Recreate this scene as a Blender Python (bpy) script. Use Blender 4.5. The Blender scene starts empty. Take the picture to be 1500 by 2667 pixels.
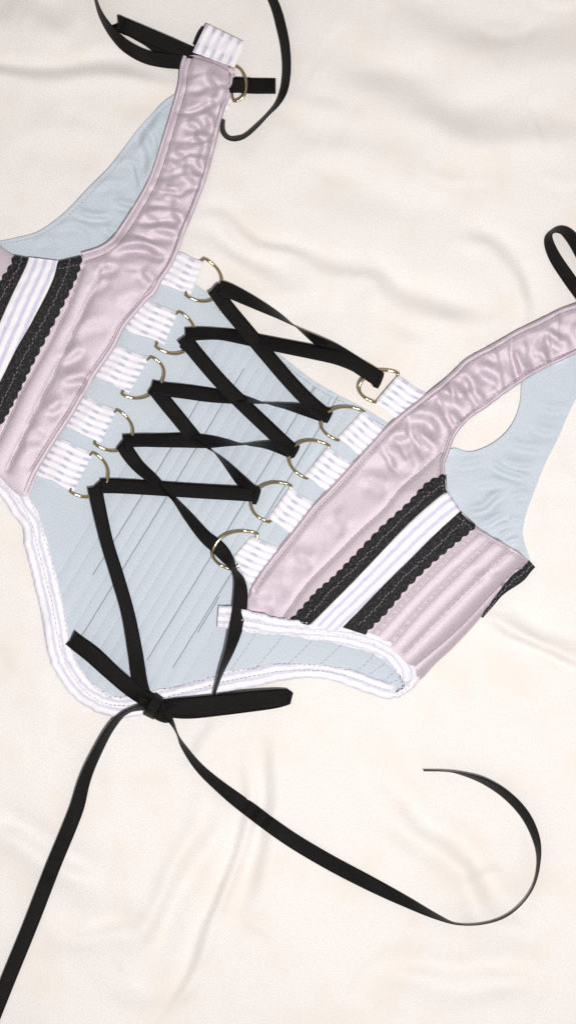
import bpy, math, random
import numpy as np
from mathutils import Vector, noise
from mathutils.geometry import delaunay_2d_cdt

random.seed(4); rng = np.random.default_rng(4)
scene = bpy.context.scene
C = scene.collection
PX = 0.00025          # one unit of the layout is a quarter of a millimetre
H = 4000.0            # camera height above the bed, in those units (1 m)
CX, CY = 750.0, 1333.5

# ------------------------------------------------------------------ camera, world, light
cam = bpy.data.objects.new('camera', bpy.data.cameras.new('camera')); C.objects.link(cam)
cam.location = (0, 0, H * PX)
cam.data.sensor_fit = 'VERTICAL'; cam.data.sensor_height = 24; cam.data.lens = 24 * H / 2667.0
cam.data.clip_start = 0.02; cam.data.clip_end = 50
scene.camera = cam

world = bpy.data.worlds.new('World'); scene.world = world; world.use_nodes = True
bg = world.node_tree.nodes['Background']
bg.inputs[0].default_value = (1.0, 0.965, 0.94, 1); bg.inputs[1].default_value = 0.29

ld = bpy.data.lights.new('camera_flash', 'AREA'); ld.shape = 'DISK'; ld.size = 0.07
ld.energy = 11.5; ld.color = (1.0, 0.985, 0.97)
flash = bpy.data.objects.new('camera_flash', ld); C.objects.link(flash)
flash.location = (0.10, -0.13, 1.05)
flash.rotation_euler = (Vector((0, -0.02, 0)) - Vector(flash.location)).to_track_quat('-Z', 'Y').to_euler()

scene.view_settings.view_transform = 'Standard'; scene.view_settings.look = 'None'
scene.view_settings.exposure = 0.0; scene.view_settings.gamma = 1.0

# ------------------------------------------------------------------ materials
def nmat(name):
    m = bpy.data.materials.new(name); m.use_nodes = True
    nt = m.node_tree; b = nt.nodes['Principled BSDF']
    return m, nt, b

def N(nt, t, **kw):
    n = nt.nodes.new(t)
    for k, v in kw.items():
        if k.startswith('i_'):
            key = k[2:]; key = int(key) if key.isdigit() else key
            n.inputs[key].default_value = v
        else: setattr(n, k, v)
    return n

def math_n(nt, op, a, b=None, c=None):
    n = nt.nodes.new('ShaderNodeMath'); n.operation = op
    for i, v in enumerate((a, b, c)):
        if v is None: continue
        if isinstance(v, (int, float)): n.inputs[i].default_value = v
        else: nt.links.new(v, n.inputs[i])
    return n.outputs[0]

def mixc(nt, fac, a, b):
    n = nt.nodes.new('ShaderNodeMix'); n.data_type = 'RGBA'
    if isinstance(fac, (int, float)): n.inputs[0].default_value = fac
    else: nt.links.new(fac, n.inputs[0])
    for i, v in ((6, a), (7, b)):
        if isinstance(v, tuple): n.inputs[i].default_value = (*v[:3], 1)
        else: nt.links.new(v, n.inputs[i])
    return n.outputs[2]

def coord(nt):
    return nt.nodes.new('ShaderNodeTexCoord')

def noise_n(nt, vec, scale, detail=3, rough=0.5):
    n = nt.nodes.new('ShaderNodeTexNoise'); n.inputs['Scale'].default_value = scale
    n.inputs['Detail'].default_value = detail; n.inputs['Roughness'].default_value = rough
    nt.links.new(vec, n.inputs['Vector']); return n.outputs['Fac']

def ramp(nt, fac, lo, hi):
    n = nt.nodes.new('ShaderNodeMapRange'); n.interpolation_type = 'SMOOTHSTEP'
    n.inputs[1].default_value = lo; n.inputs[2].default_value = hi
    nt.links.new(fac, n.inputs[0]); return n.outputs[0]

def bump(nt, b, height, strength, dist=0.0005):
    n = nt.nodes.new('ShaderNodeBump'); n.inputs['Strength'].default_value = strength
    n.inputs['Distance'].default_value = dist
    nt.links.new(height, n.inputs['Height']); nt.links.new(n.outputs[0], b.inputs['Normal'])

def weave(nt, vec, sx):
    """thread pattern over and under, from UVs in hundreds of units"""
    w1 = N(nt, 'ShaderNodeTexWave', bands_direction='X'); w1.inputs['Scale'].default_value = sx
    w2 = N(nt, 'ShaderNodeTexWave', bands_direction='Y'); w2.inputs['Scale'].default_value = sx
    for w in (w1, w2):
        w.inputs['Distortion'].default_value = 1.0; w.inputs['Detail'].default_value = 1
        nt.links.new(vec, w.inputs['Vector'])
    return math_n(nt, 'ADD', w1.outputs['Fac'], w2.outputs['Fac'])

def grain(nt, vec, col, amt, scale=60):
    """uneven dye and slubs in the cloth"""
    f = noise_n(nt, vec, scale, 2, 0.7)
    f = ramp(nt, f, 0.3, 0.7)
    dark = tuple(c * (1 - amt) for c in col); lite = tuple(min(1, c * (1 + amt)) for c in col)
    return mixc(nt, f, dark, lite)

def m_sheet():
    m, nt, b = nmat('cream_sheet_cotton'); uv = coord(nt).outputs['UV']
    base = grain(nt, uv, (0.782, 0.742, 0.717), 0.065, 22)
    big = ramp(nt, noise_n(nt, uv, 0.55, 4, 0.6), 0.42, 0.72)
    base = mixc(nt, math_n(nt, 'MULTIPLY', big, 0.6), base, (0.755, 0.69, 0.63))
    nt.links.new(base, b.inputs['Base Color'])
    b.inputs['Roughness'].default_value = 0.72; b.inputs['Specular IOR Level'].default_value = 0.25
    h = math_n(nt, 'ADD', math_n(nt, 'MULTIPLY', weave(nt, uv, 16), 0.35), noise_n(nt, uv, 7, 5, 0.6))
    bump(nt, b, h, 0.22, 0.0007)
    return m

def m_satin():
    m, nt, b = nmat('mauve_satin'); uv = coord(nt).outputs['UV']
    col = grain(nt, uv, (0.62, 0.535, 0.592), 0.09, 22)
    nt.links.new(col, b.inputs['Base Color'])
    b.inputs['Metallic'].default_value = 0.62; b.inputs['Roughness'].default_value = 0.66
    b.inputs['Specular IOR Level'].default_value = 0.4
    b.inputs['Sheen Weight'].default_value = 0.05; b.inputs['Sheen Roughness'].default_value = 0.4
    h = math_n(nt, 'ADD', math_n(nt, 'MULTIPLY', weave(nt, uv, 22), 0.2), noise_n(nt, uv, 9, 4, 0.6))
    bump(nt, b, h, 0.22, 0.0006)
    return m

def m_lining():
    m, nt, b = nmat('pale_blue_lining'); uv = coord(nt).outputs['UV']
    nt.links.new(grain(nt, uv, (0.51, 0.56, 0.615), 0.08, 24), b.inputs['Base Color'])
    b.inputs['Roughness'].default_value = 0.75; b.inputs['Specular IOR Level'].default_value = 0.2
    h = math_n(nt, 'ADD', math_n(nt, 'MULTIPLY', weave(nt, uv, 22), 0.3), noise_n(nt, uv, 6, 4, 0.6))
    bump(nt, b, h, 0.2, 0.0006)
    return m

def m_stripe(name, period, phase, duty, cross, c0, c1, wobble=0.06):
    """woven stripes running along U; V is the distance across, both in hundreds of units"""
    m, nt, b = nmat(name); t = coord(nt)
    sep = nt.nodes.new('ShaderNodeSeparateXYZ'); nt.links.new(t.outputs['UV'], sep.inputs[0])
    wob = math_n(nt, 'MULTIPLY', math_n(nt, 'SUBTRACT', noise_n(nt, t.outputs['UV'], 4, 3), 0.5), wobble)
    v = math_n(nt, 'ADD', sep.outputs[1], wob)
    s = math_n(nt, 'SINE', math_n(nt, 'MULTIPLY', math_n(nt, 'ADD', v, phase), 2 * math.pi / period))
    s = ramp(nt, s, duty - 0.65, duty + 0.65)
    if cross:
        c = math_n(nt, 'SINE', math_n(nt, 'MULTIPLY', sep.outputs[0], 2 * math.pi / cross))
        c = ramp(nt, c, -0.2, 0.9)
        s = math_n(nt, 'MULTIPLY', s, math_n(nt, 'ADD', math_n(nt, 'MULTIPLY', c, 0.55), 0.5))
    s = math_n(nt, 'MULTIPLY', s, math_n(nt, 'ADD', math_n(nt, 'MULTIPLY', noise_n(nt, t.outputs['UV'], 14, 3), 0.8), 0.5))
    nt.links.new(mixc(nt, s, grain(nt, t.outputs['UV'], c0, 0.03, 60), c1), b.inputs['Base Color'])
    b.inputs['Roughness'].default_value = 0.7; b.inputs['Specular IOR Level'].default_value = 0.25
    bump(nt, b, math_n(nt, 'ADD', weave(nt, t.outputs['UV'], 24), noise_n(nt, t.outputs['UV'], 10, 4)), 0.2, 0.0005)
    return m

def m_black(name, c, rough, spec, sheen, bscale, bstr):
    m, nt, b = nmat(name); uv = coord(nt).outputs['UV']
    nt.links.new(grain(nt, uv, c, 0.9, 30), b.inputs['Base Color'])
    b.inputs['Roughness'].default_value = rough; b.inputs['Specular IOR Level'].default_value = spec
    b.inputs['Sheen Weight'].default_value = sheen
    h = math_n(nt, 'ADD', math_n(nt, 'MULTIPLY', weave(nt, uv, bscale), 0.5), noise_n(nt, uv, 18, 3, 0.7))
    bump(nt, b, h, bstr, 0.0004)
    return m

def m_lace():
    m, nt, b = nmat('black_lace'); uv = coord(nt).outputs['UV']
    vo = N(nt, 'ShaderNodeTexVoronoi', feature='DISTANCE_TO_EDGE'); vo.inputs['Scale'].default_value = 9
    nt.links.new(uv, vo.inputs['Vector'])
    f = ramp(nt, vo.outputs['Distance'], 0.02, 0.3)
    f2 = ramp(nt, noise_n(nt, uv, 16, 3, 0.7), 0.5, 0.75)
    col = mixc(nt, math_n(nt, 'MULTIPLY', f2, 0.8), (0.010, 0.010, 0.011), (0.11, 0.095, 0.105))
    nt.links.new(col, b.inputs['Base Color'])
    b.inputs['Roughness'].default_value = 0.7; b.inputs['Specular IOR Level'].default_value = 0.3
    bump(nt, b, math_n(nt, 'ADD', math_n(nt, 'MULTIPLY', f, -1), noise_n(nt, uv, 20, 3)), 0.6, 0.0008)
    return m

def m_plain(name, c, rough=0.7, metal=0.0, amt=0.1):
    m, nt, b = nmat(name); oc = coord(nt).outputs['Object']
    nt.links.new(grain(nt, oc, c, amt, 900), b.inputs['Base Color'])
    b.inputs['Roughness'].default_value = rough; b.inputs['Metallic'].default_value = metal
    return m

M_SHEET, M_SATIN, M_LINING = m_sheet(), m_satin(), m_lining()
M_TAB = m_stripe('white_and_blue_striped_cotton', 0.19, 0.0, 0.25, 0.46, (0.85, 0.815, 0.85), (0.47, 0.47, 0.60), 0.035)
M_BIND = m_stripe('white_binding_with_lilac_stripes', 0.21, 0.05, 0.35, 0, (0.85, 0.82, 0.85), (0.60, 0.585, 0.71))
M_INSERT = m_stripe('white_insert_with_lilac_stripes', 0.24, 0.1, 0.2, 0, (0.84, 0.80, 0.82), (0.56, 0.55, 0.70))
M_RIBBON = m_black('black_satin_ribbon', (0.0052, 0.0043, 0.0043), 0.5, 0.15, 0.0, 40, 0.35)
M_LACE = m_lace()
M_BRASS = m_plain('brass_wire', (0.62, 0.50, 0.31), 0.16, 1.0, 0.08)
M_THREAD_D = m_plain('grey_blue_thread', (0.27, 0.30, 0.35))
M_THREAD_F = m_plain('faint_blue_thread', (0.42, 0.465, 0.525))
M_THREAD_K = m_plain('dark_thread', (0.20, 0.22, 0.26))
M_THREAD_L = m_plain('pale_lace_thread', (0.17, 0.135, 0.16))
M_THREAD_M = m_plain('plum_thread', (0.22, 0.15, 0.18))
M_THREAD_W = m_plain('lilac_thread', (0.63, 0.60, 0.68))

# ------------------------------------------------------------------ geometry helpers
def P(x, y, z):
    k = (H - z) / H
    return ((x - CX) * k * PX, (CY - y) * k * PX, z * PX)

def smooth(pts, step):
    """Catmull-Rom through pts (any number of columns), resampled at even steps of xy length"""
    p = np.asarray(pts, float)
    if len(p) == 2: q = p
    else:
        e = np.vstack([2 * p[0] - p[1], p, 2 * p[-1] - p[-2]]); out = []
        for i in range(1, len(e) - 2):
            p0, p1, p2, p3 = e[i - 1], e[i], e[i + 1], e[i + 2]
            # centripetal-ish: clamp tangents so uneven spacing does not overshoot
            d = np.linalg.norm((p2 - p1)[:2]) + 1e-6
            t1 = (p2 - p0) / (np.linalg.norm((p2 - p0)[:2]) + 1e-6) * d
            t2 = (p3 - p1) / (np.linalg.norm((p3 - p1)[:2]) + 1e-6) * d
            n = max(4, int(d / 3))
            t = np.linspace(0, 1, n, endpoint=False)[:, None]
            out.append((2*t**3 - 3*t**2 + 1) * p1 + (t**3 - 2*t**2 + t) * t1 + (-2*t**3 + 3*t**2) * p2 + (t**3 - t**2) * t2)
        q = np.vstack(out + [p[-1:]])
    L = np.concatenate([[0], np.cumsum(np.linalg.norm(np.diff(q[:, :min(3, q.shape[1])], axis=0), axis=1))])
    n = step if isinstance(step, int) else max(2, int(L[-1] / step) + 1)
    s = np.linspace(0, L[-1], n)
    return np.stack([np.interp(s, L, q[:, k]) for k in range(q.shape[1])], 1)

def seg_dist(x, y, pl):
    """signed distance to a polyline, and the fraction of its length at the nearest point"""
    a, b = pl[:-1], pl[1:]; d = b - a; L = np.linalg.norm(d, axis=1) + 1e-9
    s0 = np.concatenate([[0], np.cumsum(L)]); best = np.full(x.shape, 1e9); sg = np.zeros(x.shape); fr = np.zeros(x.shape)
    for i in range(len(a)):
        dx, dy = x - a[i, 0], y - a[i, 1]
        t = np.clip((dx * d[i, 0] + dy * d[i, 1]) / L[i]**2, 0, 1)
        r = np.hypot(dx - t * d[i, 0], dy - t * d[i, 1])
        m = r < best
        best[m] = r[m]; sg[m] = np.sign(dx * d[i, 1] - dy * d[i, 0])[m]; fr[m] = ((s0[i] + t * L[i]) / s0[-1])[m]
    return best, sg, fr

def inside(x, y, poly):
    c = np.zeros(x.shape, bool); n = len(poly); j = n - 1
    for i in range(n):
        xi, yi = poly[i]; xj, yj = poly[j]
        if yi != yj:
            c ^= ((yi > y) != (yj > y)) & (x < (xj - xi) * (y - yi) / (yj - yi) + xi)
        j = i
    return c

class Relief:
    """sum of folds: ('s', pts, width, height) one steep flank; ('g', ...) a groove; ('r', ...) a ridge"""
    def __init__(self, folds, wide=1.0):
        self.f = []
        for k, pts, w, A in folds:
            self.f.append((k, smooth(pts, 12.0), w * (wide if k == 's' else 1), A * (wide if k == 's' else 1)))
    def __call__(self, x, y):
        z = np.zeros(x.shape)
        for k, pl, w, A in self.f:
            lo, hi = pl.min(0) - 4 * w, pl.max(0) + 4 * w
            m = (x > lo[0]) & (x < hi[0]) & (y > lo[1]) & (y < hi[1])
            if not m.any(): continue
            d, sg, fr = seg_dist(x[m], y[m], pl)
            e = np.clip(np.minimum(fr, 1 - fr) / 0.28, 0, 1); e = e * e * (3 - 2 * e)
            t = d / w
            g = np.exp(-t * t / 2)
            if k == 'v': v = -A * np.exp(-t)
            elif k == 's': v = A * sg * t * g * (0.25 + 0.75 * e) * np.where(e > 0, 1, 0)
            elif k == 'g': v = -A * g
            else: v = A * g * e
            z[m] += v
        return z

def vnoise(x, y, sc, seed=0.0):
    return np.array([noise.noise(Vector((a / sc, b / sc, seed))) for a, b in zip(x.ravel(), y.ravel())]).reshape(x.shape)

def link(name, verts, faces, uvs, mat, parent=None, smooth_n=None):
    me = bpy.data.meshes.new(name); me.from_pydata(verts, [], faces); me.materials.append(mat)
    if uvs is not None:
        ul = me.uv_layers.new(name='UVMap'); li = np.empty(len(me.loops), int); me.loops.foreach_get('vertex_index', li)
        ul.data.foreach_set('uv', np.asarray(uvs, float)[li].ravel())
    flags = np.ones(len(me.polygons), bool)
    if smooth_n is not None: flags[smooth_n:] = False
    me.polygons.foreach_set('use_smooth', flags); me.update()
    o = bpy.data.objects.new(name, me); C.objects.link(o)
    if parent is not None: o.parent = parent
    return o

def tag(o, label=None, cat=None, group=None, kind=None):
    for k, v in (('label', label), ('category', cat), ('group', group), ('kind', kind)):
        if v: o[k] = v
    return o

def close(top, faces, uv, thick):
    """give a surface a real thickness: an underside and walls round its rim (own vertices, so the rim stays crisp)"""
    n = len(top); cnt = set()
    for f in faces:
        for i in range(len(f)): cnt.add((f[i], f[(i + 1) % len(f)]))
    bot = top.copy(); bot[:, 2] -= thick
    rim = [(a, b) for (a, b) in cnt if (b, a) not in cnt]
    rv = sorted({i for e in rim for i in e}); m = {v: k for k, v in enumerate(rv)}; q = len(rv)
    V = np.vstack([top, bot, top[rv], bot[rv]]); F = list(faces)
    F += [tuple(i + n for i in reversed(f)) for f in faces]
    F += [(2 * n + m[b], 2 * n + m[a], 2 * n + q + m[a], 2 * n + q + m[b]) for (a, b) in rim]
    return V, F, np.vstack([uv, uv, uv[rv], uv[rv]])

def orient(V, faces):
    """make faces wind so that their normals look up (layout y points down, so flip)"""
    out = []
    for f in faces:
        a, b, c = V[f[0]], V[f[1]], V[f[2]]
        cr = (b[0] - a[0]) * (c[1] - a[1]) - (b[1] - a[1]) * (c[0] - a[0])
        out.append(tuple(f) if cr < 0 else tuple(reversed(f)))
    return out

def patch(name, outline, spacing, zf, thick, mat, parent, curved=True, uvrot=0.0):
    ol = smooth(list(outline) + [outline[0]], spacing)[:-1] if curved else np.asarray(outline, float)
    x0, y0 = ol.min(0); x1, y1 = ol.max(0)
    gx, gy = np.meshgrid(np.arange(x0, x1, spacing), np.arange(y0, y1, spacing * 0.87))
    gx = gx + (np.arange(gx.shape[0]) % 2)[:, None] * spacing / 2
    gx, gy = gx.ravel(), gy.ravel()
    m = inside(gx, gy, ol); gx, gy = gx[m], gy[m]
    d, _, _ = seg_dist(gx, gy, np.vstack([ol, ol[:1]])); m = d > spacing * 0.55
    pts = [Vector(p) for p in ol] + [Vector(p) for p in zip(gx[m], gy[m])]
    r = delaunay_2d_cdt(pts, [], [list(range(len(ol)))], 1, 1e-4)
    V2 = np.array([(v.x, v.y) for v in r[0]])
    z = zf(V2[:, 0], V2[:, 1])
    F = orient(V2, r[2])
    top = np.column_stack([V2, z])
    c, s = math.cos(uvrot), math.sin(uvrot)
    uv = np.column_stack([(V2[:, 0] * c + V2[:, 1] * s), (-V2[:, 0] * s + V2[:, 1] * c)]) / 100
    V, F, uv = close(top, F, uv, thick)
    return link(name, [P(*v) for v in V], F, uv, mat, parent)

def loft(name, A, B, nu, nv, zf, thick, mat, parent, bulge=0.0, detail=None, straight=False, hole=None):
    a = smooth(A, int(nu)) if not straight else np.stack([np.interp(np.linspace(0, 1, nu), np.linspace(0, 1, len(A)), np.asarray(A, float)[:, k]) for k in range(2)], 1)
    b = smooth(B, int(nu)) if not straight else np.stack([np.interp(np.linspace(0, 1, nu), np.linspace(0, 1, len(B)), np.asarray(B, float)[:, k]) for k in range(2)], 1)
    v = np.linspace(0, 1, nv)
    xy = a[:, None, :] * (1 - v)[None, :, None] + b[:, None, :] * v[None, :, None]
    mid = (a + b) / 2
    su = np.concatenate([[0], np.cumsum(np.linalg.norm(np.diff(mid, axis=0), axis=1))])
    wd = np.linalg.norm(a - b, axis=1)
    U = np.repeat(su[:, None], nv, 1); W = v[None, :] * wd[:, None]
    x, y = xy[..., 0].ravel(), xy[..., 1].ravel()
    z = zf(x, y) + bulge * np.sqrt(np.clip(1 - (2 * np.tile(v, nu) - 1)**2, 0, 1))
    if detail is not None: z = z + detail(U.ravel(), np.tile(v, nu), x, y)
    F = [(i * nv + j, i * nv + j + 1, (i + 1) * nv + j + 1, (i + 1) * nv + j) for i in range(nu - 1) for j in range(nv - 1) if hole is None or not hole(i, j)]
    top = np.column_stack([x, y, z])
    F = orient(top, F)
    V, F, uv = close(top, F, np.column_stack([U.ravel(), W.ravel()]) / 100, thick)
    return link(name, [P(*p) for p in V], F, uv, mat, parent)

def tube(name, pts, rad, mat, parent, sides=10, cyclic=False):
    p = np.asarray(pts, float); n = len(p); V = []; prev = None
    for i in range(n):
        t = p[(i + 1) % n] - p[i - 1] if (cyclic or 0 < i < n - 1) else (p[1] - p[0] if i == 0 else p[-1] - p[-2])
        t = t / (np.linalg.norm(t) + 1e-9)
        up = np.array([0, 0, 1.0]) if abs(t[2]) < 0.95 else np.array([1.0, 0, 0])
        s = np.cross(t, up); s /= np.linalg.norm(s); u = np.cross(s, t)
        r = rad[i] if hasattr(rad, '__len__') else rad
        for k in range(sides):
            a = 2 * math.pi * k / sides; V.append(p[i] + r * (math.cos(a) * s + math.sin(a) * u))
    F = []; m = n if cyclic else n - 1
    for i in range(m):
        j = (i + 1) % n
        for k in range(sides):
            l = (k + 1) % sides; F.append((i * sides + k, j * sides + k, j * sides + l, i * sides + l))
    if not cyclic:
        F.append(tuple(range(sides))); F.append(tuple(reversed(range((n - 1) * sides, n * sides))))
    uv = np.array([(i // sides * 0.05, i % sides * 0.05) for i in range(len(V))])
    return link(name, [P(*v) for v in V], F, uv, mat, parent)

RW = 40.0             # ribbon width: 10 mm
def ribbon(name, pts, zf, parent, mat=None, W=RW, lift=3.0, step=6.0, edge_lift=True):
    """pts: (x, y, seen width[, extra height]); the ribbon keeps one width and leans or twists about its length.
    A negative seen width shows the other face."""
    q = []
    for p in pts:
        w = max(-1, min(1, p[2] / W)); q.append((p[0], p[1], (p[3] if len(p) > 3 else 0.0), math.acos(w)))
    q = smooth(q, step); n = len(q); nc = 7; V = []; UV = []
    prev = None; sl = 0.0
    g = zf(q[:, 0], q[:, 1])
    th = 1.1
    for i in range(n):
        t = q[min(i + 1, n - 1), :2] - q[max(i - 1, 0), :2]; ln = np.linalg.norm(t)
        s = np.array([-t[1], t[0]]) / ln if ln > 1e-3 else prev
        if prev is not None and np.dot(s, prev) < 0: s = -s
        prev = s
        a = q[i, 3]; ca, sa = math.cos(a), math.sin(a)
        if i: sl += np.linalg.norm(q[i, :3] - q[i - 1, :3])
        cz = g[i] + lift + q[i, 2] + (abs(sa) * W / 2 if edge_lift else 0)
        wdir = np.array([s[0] * ca, s[1] * ca, sa]); nrm = np.array([-s[0] * sa, -s[1] * sa, ca])
        c = np.array([q[i, 0], q[i, 1], cz])
        for side in (1, -1):
            for k in range(nc):
                f = (k / (nc - 1) - 0.5) * side
                crown = 0.8 * (1 - (2 * f)**2)
                V.append(c + wdir * W * f + nrm * (crown + side * th / 2)); UV.append((sl / 100, (f + 0.5) * W / 100))
    r = 2 * nc; F = []
    for i in range(n - 1):
        for k in range(r):
            l = (k + 1) % r; F.append((i * r + k, i * r + l, (i + 1) * r + l, (i + 1) * r + k))
    F.append(tuple(reversed(range(r)))); F.append(tuple(range((n - 1) * r, n * r)))
    return link(name, [P(*v) for v in V], F, np.array(UV), mat or M_RIBBON, parent)

def stitches(name, pts, zf, mat, parent, width=2.2, length=9.0, gap=3.0, rise=0.9, jitter=0.4, clip=None):
    pl = smooth(pts, 3.0); L = np.concatenate([[0], np.cumsum(np.linalg.norm(np.diff(pl, axis=0), axis=1))])
    V = []; F = []; s = 0.0
    at = lambda t: np.array([np.interp(t, L, pl[:, 0]), np.interp(t, L, pl[:, 1])])
    xs = []
    while s < L[-1]:
        a, m, b = at(s), at(min(s + length / 2, L[-1])), at(min(s + length, L[-1]))
        d = b - a; ln = np.linalg.norm(d)
        if clip is not None and not inside(np.array([a[0], b[0]]), np.array([a[1], b[1]]), clip).all(): ln = 0
        if ln > 1:
            nn = np.array([-d[1], d[0]]) / ln * width / 2; off = nn * random.uniform(-jitter, jitter)
            xs.append((a + off, m + off, b + off, nn))
        s += length + gap * random.uniform(0.7, 1.3)
    if not xs: return None
    allp = np.array([p for x in xs for p in x[:3]]); z = zf(allp[:, 0], allp[:, 1])
    for i, (a, m, b, nn) in enumerate(xs):
        k = len(V); za, zm, zb = z[3 * i:3 * i + 3]
        for p, zz, h, f in ((a, za, 0.2, .85), (m, zm, rise, 1), (b, zb, 0.2, .85)):
            V += [(*(p - nn * f), zz + h - 0.5), (*p, zz + h + 0.5), (*(p + nn * f), zz + h - 0.5)]
        for j in (0, 3):
            F += [(k + j, k + j + 3, k + j + 4, k + j + 1), (k + j + 1, k + j + 4, k + j + 5, k + j + 2)]
    o = link(name, [P(*v) for v in V], orient(np.array(V), F), None, mat, parent)
    return o

# ------------------------------------------------------------------ the bed sheet
sheet_folds = Relief([
    ('s', [(-300, 178), (0, 184), (200, 186), (330, 192), (500, 206)], 17, -10),
    ('s', [(20, 5), (90, 25), (200, 55)], 30, -10),
    ('s', [(-200, 60), (-60, 40), (60, 90)], 40, -12),
    ('s', [(490, 560), (593, 579), (669, 617), (728, 638), (793, 676), (845, 706), (930, 712), (1040, 700)], 17, -7.5),
    ('s', [(500, 612), (593, 652), (683, 704), (760, 760)], 22, -8),
    ('s', [(640, 800), (760, 790), (900, 800), (960, 850)], 26, 6),
    ('s', [(940, 690), (1000, 724), (1069, 773), (1145, 807), (1214, 838), (1240, 860)], 27, -13),
    ('s', [(1180, 590), (1293, 640), (1338, 707), (1366, 800), (1370, 850)], 20, -9),
    ('s', [(1000, 745), (1030, 830), (1090, 900)], 34, -8),
    ('s', [(850, 140), (960, 215), (1080, 270), (1240, 300), (1400, 290)], 42, -15),
    ('s', [(1150, 330), (1300, 350), (1520, 330)], 30, -9),
    ('s', [(1020, 40), (1200, 90), (1420, 120), (1600, 110)], 45, -12),
    ('s', [(800, 380), (980, 470), (1190, 520)], 40, 9),
    ('s', [(1236, 1618), (1320, 1650), (1420, 1690), (1560, 1735)], 11, 9.5),
    ('s', [(1260, 1600), (1380, 1640), (1560, 1680)], 24, -8),
    ('s', [(-60, 2140), (0, 2160), (78, 2181), (207, 2259), (270, 2300)], 26, -12),
    ('s', [(100, 2376), (180, 2412), (248, 2430), (336, 2414), (380, 2390)], 26, -10),
    ('s', [(650, 1905), (642, 2015), (620, 2130), (595, 2248), (559, 2373), (466, 2549), (380, 2680)], 15, 10.5),
    ('s', [(600, 1990), (564, 2098), (466, 2269), (414, 2430), (340, 2540)], 21, -12),
    ('s', [(700, 1880), (705, 1990), (690, 2130), (680, 2330), (640, 2420)], 25, 12),
    ('s', [(560, 1860), (520, 1920), (480, 2010)], 20, 5),
    ('s', [(920, 1990), (1040, 2098), (1112, 2176), (1205, 2248), (1268, 2331), (1371, 2414), (1420, 2440)], 29, -15),
    ('s', [(1180, 2290), (1240, 2260), (1300, 2235)], 18, 6),
    ('s', [(1000, 2525), (1160, 2535), (1345, 2543), (1420, 2580)], 26, -11),
    ('r', [(1375, 2090), (1340, 2200), (1318, 2300)], 6, 1.6),
    ('s', [(-40, 1520), (30, 1530), (90, 1545)], 24, 4),
    ('s', [(-20, 1800), (60, 1830), (130, 1890)], 40, 5),
    ('s', [(1150, 1800), (1250, 1830), (1400, 1850)], 40, 5),
    ('s', [(240, 2560), (330, 2600), (520, 2600)], 30, 4),
    ('s', [(1380, 1180), (1450, 1260), (1520, 1300)], 26, 5),
    ('s', [(60, 330), (180, 380), (260, 390)], 34, 5),
    ('s', [(700, 250), (790, 300), (900, 310)], 24, 5),
], 1.15)
fr_ = random.Random(11); crease_list = []
for _ in range(46):
    cx_, cy_ = fr_.uniform(-100, 1600), fr_.uniform(-100, 2760)
    if 150 < cx_ < 1250 and 750 < cy_ < 1750: continue
    a_ = math.radians(fr_.choice((8, 20, 35, 100, 120)) + fr_.uniform(-18, 18)) if cy_ < 1800 else math.radians(fr_.choice((60, 75, 110, 125, 40)) + fr_.uniform(-18, 18))
    l_ = fr_.uniform(50, 150); b_ = fr_.uniform(-0.35, 0.35)
    crease_list.append(('s', [(cx_ - l_ * math.cos(a_ - b_), cy_ - l_ * math.sin(a_ - b_)), (cx_, cy_), (cx_ + l_ * math.cos(a_ + b_), cy_ + l_ * math.sin(a_ + b_))], fr_.uniform(10, 24), fr_.choice((-1, 1)) * fr_.uniform(2.0, 4.5)))
creases = Relief(crease_list)
def S(x, y):
    x = np.asarray(x, float); y = np.asarray(y, float)
    lo = 5 * np.sin(x / 210 + 0.7 * np.sin(y / 260)) * np.sin(y / 290 + 1.1) + 3 * np.sin((x + 0.6 * y) / 118 + 1.3 * np.sin(y / 170))
    lo += 2.2 * np.sin((x * 0.8 - y) / 83 + 1.5 * np.sin(x / 140))
    mask = 1.0
    wx = x + 13 * np.sin(y / 57 + x / 140) + 7 * np.sin(x / 33 + y / 90); wy = y + 13 * np.sin(x / 61 + 1.7 + y / 170) + 6 * np.sin(y / 29 + x / 80)
    return sheet_folds(wx, wy) * 1.5 + creases(wx, wy) + lo * mask

gx = np.arange(-900, 2401, 9.0); gy = np.arange(-900, 3601, 9.0)
X, Y = np.meshgrid(gx, gy); Z = S(X.ravel(), Y.ravel()) + 2.6 * vnoise(X.ravel(), Y.ravel(), 95.0, 3.1) + 1.0 * vnoise(X.ravel(), Y.ravel(), 42.0, 7.7)
nx, ny = len(gx), len(gy)
F = [(j * nx + i, (j + 1) * nx + i, (j + 1) * nx + i + 1, j * nx + i + 1) for j in range(ny - 1) for i in range(nx - 1)]
sheet = link('bed_sheet', [P(*v) for v in zip(X.ravel(), Y.ravel(), Z - 4)], F, np.column_stack([X.ravel(), Y.ravel()]) / 100, M_SHEET)
tag(sheet, kind='structure')

# ------------------------------------------------------------------ the corset
def empty(name, x, y, label, cat, group=None):
    o = bpy.data.objects.new(name, None); C.objects.link(o); o.empty_display_size = 0.02
    return tag(o, label, cat, group)
corset = empty('corset', 0, 0, 'mauve satin corset with pale blue lining, laced open at the front on a cream sheet', 'corset')

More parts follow.
